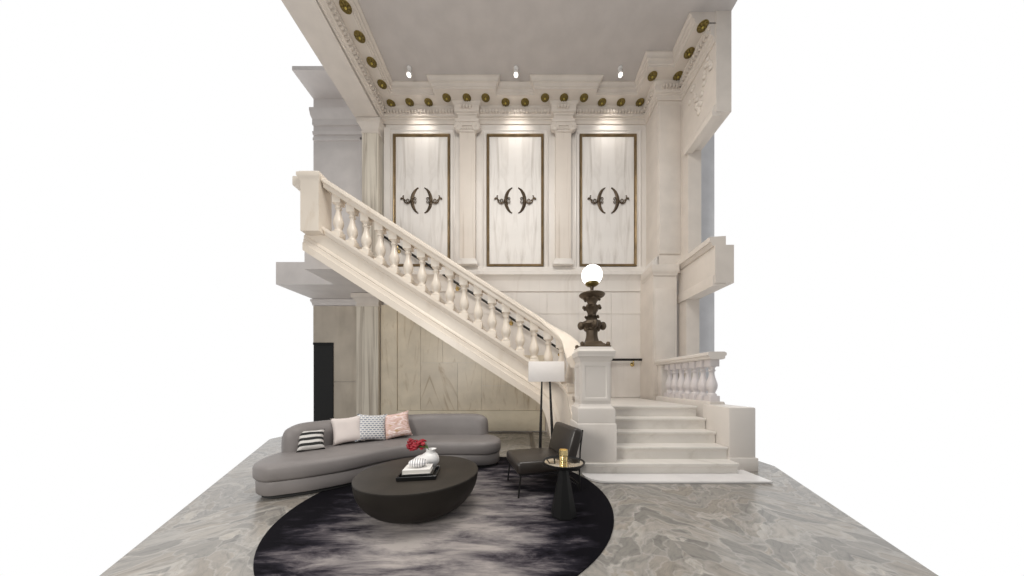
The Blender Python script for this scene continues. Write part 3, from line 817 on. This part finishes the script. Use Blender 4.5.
# tray, book, shell, vase, flower
TR = R(9); TC = (-1.0, 2.66)
tr = thing('tray', 'square black lacquer tray on the coffee table', 'tray', (TC[0], TC[1], TZ), TR)
b = MB(); b.square([(.165, 0), (.175, .004), (.178, .036), (.172, .04), (.166, .036), (.160, .014)], ratio=.88); b.build('tray_body', M['lacquer'], tr)
b = MB(); b.square([(.135, .0145), (.139, .016), (.139, .046), (.135, .048)], ratio=.88); b.build('raised_platform', M['lacquer'], tr)
bk = thing('book', 'thick white book lying on the black tray', 'book', (TC[0]-.005, TC[1]-.015, TZ+.0485), TR)
b = MB(); b.box(-.128, .122, -.092, .092, 0, .004, .001); b.box(-.128, .122, -.092, .092, .034, .038, .001); b.box(-.128, -.124, -.092, .092, .004, .034); b.build('cover', M['paper'], bk)
MB().box(-.124, .119, -.089, .089, .004, .034).build('pages', plain('page edges', (.74, .71, .66), .8), bk)
b = MB(); m = Matrix.Rotation(.0, 4, 'Z')
b.lathe([(.03, 0), (.055, .006), (.078, .022), (.088, .034), (.083, .040), (.086, .046), (.074, .062), (.045, .074), (.01, .079)], seg=40, lobes=20, amp=.025, sy=.8)
o = b.build('shell_box', M['shell']); o.location = (TC[0]-.012, TC[1]-.012, TZ+.0872); o.rotation_euler = (0, 0, TR+.1); tag(o, 'ribbed white shell-shaped trinket box on top of the white book', 'trinket box')
VP = (-1.01, 2.935, TZ)
b = MB()
body = [(.03, 0), (.055, .003), (.085, .02), (.102, .055), (.104, .085), (.092, .118), (.068, .142), (.050, .155), (.044, .165), (.048, .18), (.054, .192), (.048, .192), (.040, .18), (.036, .165), (.03, .15)]
rows = []
for r, z in body:
    row = []
    for k in range(28):
        a = 2*PI*k/28
        x = r*math.cos(a); y = r*math.sin(a)
        row.append((x+.010+.02*max(0, z-.12)/.07, y, z))
    rows.append(row)
b.grid(rows, closed_v=True, caps=True)
b.ell((-.085, -.01, .062), (.10, .07, .062), 20, 12, Matrix.Rotation(R(-26), 4, 'Y'))
o = b.build('vase', M['white'], ang=60); o.location = VP; tag(o, 'rounded two-lobed white ceramic vase on the coffee table', 'vase')
fl = thing('flower_spray', 'spray of bright red flowers leaning from the white vase', 'flowers', (VP[0]+.02, VP[1], VP[2]+.17))
b = MB(); hd = []
rnd = random.Random(5)
for k in range(11):
    e = Vector((-.075-.15*rnd.random(), -.03+.06*rnd.random(), .035+.065*rnd.random())); hd.append(e)
    b.tube(cr([(0, 0, -.05), (-.02, 0, .02), tuple(e*.55+Vector((0, 0, .025))), tuple(e)], 4), .003, 5)
b.build('stem', M['leaf'], fl)
b = MB()
for e in hd:
    for q in range(6):
        a = q*PI/3+rnd.random(); tl = rnd.uniform(-.5, .5)
        d = Vector((math.cos(a), math.sin(a)*math.cos(tl), math.sin(a)*.6+.2*math.sin(tl)))*.023
        b.ell(e+d, (.026, .021, .011), 8, 6, Matrix.Rotation(a, 4, 'Z') @ Matrix.Rotation(rnd.uniform(-.9, .9), 4, 'Y'))
b.build('petals', M['red'], fl)

# ------------------------------------------------------------------ lounge chair
a0 = R(15)
ch = thing('lounge_chair', 'armless dark brown leather lounge chair with thin black metal legs', 'chair', (-.035, 3.0, FZ), a0)
# local: x = depth (towards back), y = width
D, W = .76, .60
def rbox(bb, x0, x1, y0, y1, z0, z1, r, m=None): bb.box(x0, x1, y0, y1, z0, z1, r, 4, m)
b = MB(); rbox(b, -.02, .64, -.01, W+.01, .255, .40, .045)
b.build('seat', M['leather'], ch, ang=50)
m = Matrix.Translation((.57, 0, .37)) @ Matrix.Rotation(R(17), 4, 'Y')
b = MB(); rbox(b, -.02, .12, -.01, W+.01, .0, .40, .05, m); b.build('backrest', M['leather'], ch, ang=50)
def bar(bb, p, q, r=.009): bb.tube([p, q], r, 8)
for y in (.02, W-.02):
    b = MB(); bar(b, (.03, y, .26), (.0, y, 0), .010); b.build('leg', M['black'], ch)
    b = MB(); b.tube([(.745, y, 0), (.745, y, .26), (.755, y, .50), (.785, y, .72)], .010, 8); b.build('leg', M['black'], ch)
b = MB()
for y in (.02, W-.02): bar(b, (.02, y, .25), (.745, y, .25)); bar(b, (.745, y, .06), (.42, y, .25), .006)
bar(b, (.02, .02, .25), (.02, W-.02, .25)); bar(b, (.745, .02, .25), (.745, W-.02, .25)); 
b.build('seat_frame', M['black'], ch)
for nm, xx_, zz_ in (('back_rail', .768, .60), ('stretcher', .745, .08)):
    b = MB(); bar(b, (xx_, .02, zz_), (xx_, W-.02, zz_), .007); b.build(nm, M['black'], ch)

# ------------------------------------------------------------------ side table + candle holder
stb = thing('side_table', 'small black pedestal side table with a round mirrored top', 'side table', (.405, 2.64, FZ))
b = MB(); rows = []
for r, z in ((.125, 0), (.128, .01), (.045, .44), (.043, .46)):
    rows.append([(r*math.cos(2*PI*k/8+.39), r*math.sin(2*PI*k/8+.39), z) for k in range(8)])
b.grid(rows, closed_v=True, caps=True); b.build('pedestal', M['charcoal'], stb, ang=20)
b = MB(); b.lathe([(.05, .455), (.12, .465), (.185, .488), (.200, .505), (.203, .52), (.198, .522), (.192, .512), (.18, .510)], seg=48); b.build('tray_rim', M['black'], stb)
MB().lathe([(.183, .5105), (.183, .513), (.181, .5135)], seg=48).build('mirror_top', M['mirror'], stb)
cd = thing('candle_holder', 'small ribbed gold glass candle holder on the mirrored side table', 'candle holder', (.405, 2.66, FZ+.5138))
MB().lathe([(.034, 0), (.039, .003), (.040, .012), (.037, .022), (.040, .030), (.0415, .06), (.042, .112), (.039, .112), (.038, .07), (.02, .05)], seg=40, lobes=20, amp=.02).build('holder', M['goldglass'], cd)
MB().lathe([(.032, .055), (.035, .06), (.035, .09), (.03, .092), (.003, .093)], seg=20).build('candle', plain('ivory wax', (.75, .62, .38), .5), cd)

# ------------------------------------------------------------------ floor lamp
lamp = thing('floor_lamp', 'black tripod floor lamp with a wide white rectangular shade beside the chair', 'floor lamp', (.395, 4.52, 0))
b = MB(); rows = []
for o, z in ((.0, 1.305), (.002, 1.31), (.002, 1.625), (.0, 1.63), (-.007, 1.63), (-.007, 1.305)):
    hx, hy, r = .285+o, .16+o, .006
    rows.append([(sx*(hx-r)+r*math.cos(a), sy*(hy-r)+r*math.sin(a), z) for sx, sy, q in ((1, 1, 0), (-1, 1, 1), (-1, -1, 2), (1, -1, 3)) for a in [q*PI/2+k*PI/8 for k in range(5)]])
b.grid(rows, closed_v=True, closed_u=True); b.build('lamp_shade', M['shade'], lamp)
for k, (tx, ty, bx_, by_) in enumerate(((-.065, -.02, -.105, -.10), (.065, -.02, .115, -.10), (.068, .06, .135, .12))):
    MB().tube([(bx_, by_, 0), (bx_*.6+tx*.4, by_*.6+ty*.4, .6), (tx, ty, 1.36)], [.027, .022, .013], 10).build('leg', M['black'], lamp)
b = MB(); b.lathe([(.08, 1.34), (.085, 1.35), (.085, 1.37), (.08, 1.38)], seg=20); b.tube([(0, 0, 1.36), (0, 0, 1.46)], .018, 10)
for k in range(3): b.tube([(0, 0, 1.45), [(.287, 0, 1.45), (-.287, 0, 1.45), (0, .155, 1.45)][k]], .005, 6)
b.build('socket_hub', M['black'], lamp)
MB().ell((0, 0, 1.51), (.04, .04, .055), 14, 10).build('bulb', M['white'], lamp)

# ------------------------------------------------------------------ light
w = bpy.data.worlds.new('world'); scn.world = w; w.use_nodes = True
nt = w.node_tree; bg = nt.nodes['Background']
tc = N(nt, 'ShaderNodeTexCoord'); spx = N(nt, 'ShaderNodeSeparateXYZ'); nt.links.new(tc.outputs['Generated'], spx.inputs[0])
# bright all round ahead and to the sides, dimmed behind the viewer to cut fill
mr = N(nt, 'ShaderNodeMapRange', interpolation_type='SMOOTHSTEP', ins={'Value': spx.outputs[1], 'From Min': -.45, 'From Max': -.02, 'To Min': .34, 'To Max': 1.0})
nt.links.new(mr.outputs[0], bg.inputs[1]); bg.inputs[0].default_value = (1, 1, 1, 1)
def area(name, loc, aim, size, sy, e, c):
    l = bpy.data.lights.new(name, 'AREA'); l.shape = 'RECTANGLE'; l.size = size; l.size_y = sy; l.energy = e; l.color = c
    o = bpy.data.objects.new(name, l); col.objects.link(o); o.location = loc
    o.rotation_euler = (Vector(aim)-Vector(loc)).to_track_quat('-Z', 'Y').to_euler(); return o
area('overhead_fill', (-.3, 2.6, 8.4), (-.3, 3.2, 0), 3, 2, 270, (1, .96, .90))  # added fill from overhead, no fixture modelled
area('front_left_fill', (-3.6, -1.8, 2.6), (.6, 6.5, 1.6), 1.5, 1.5, 190, (1, .96, .90))  # added fill from the front left, unseen and without a fixture
vs = scn.view_settings; scn.display_settings.display_device = 'sRGB'
vs.view_transform = 'Standard'; vs.look = 'None'; vs.exposure = 0; vs.gamma = 1; vs.use_curve_mapping = False
scn.cycles.max_bounces = 8; scn.cycles.use_denoising = True
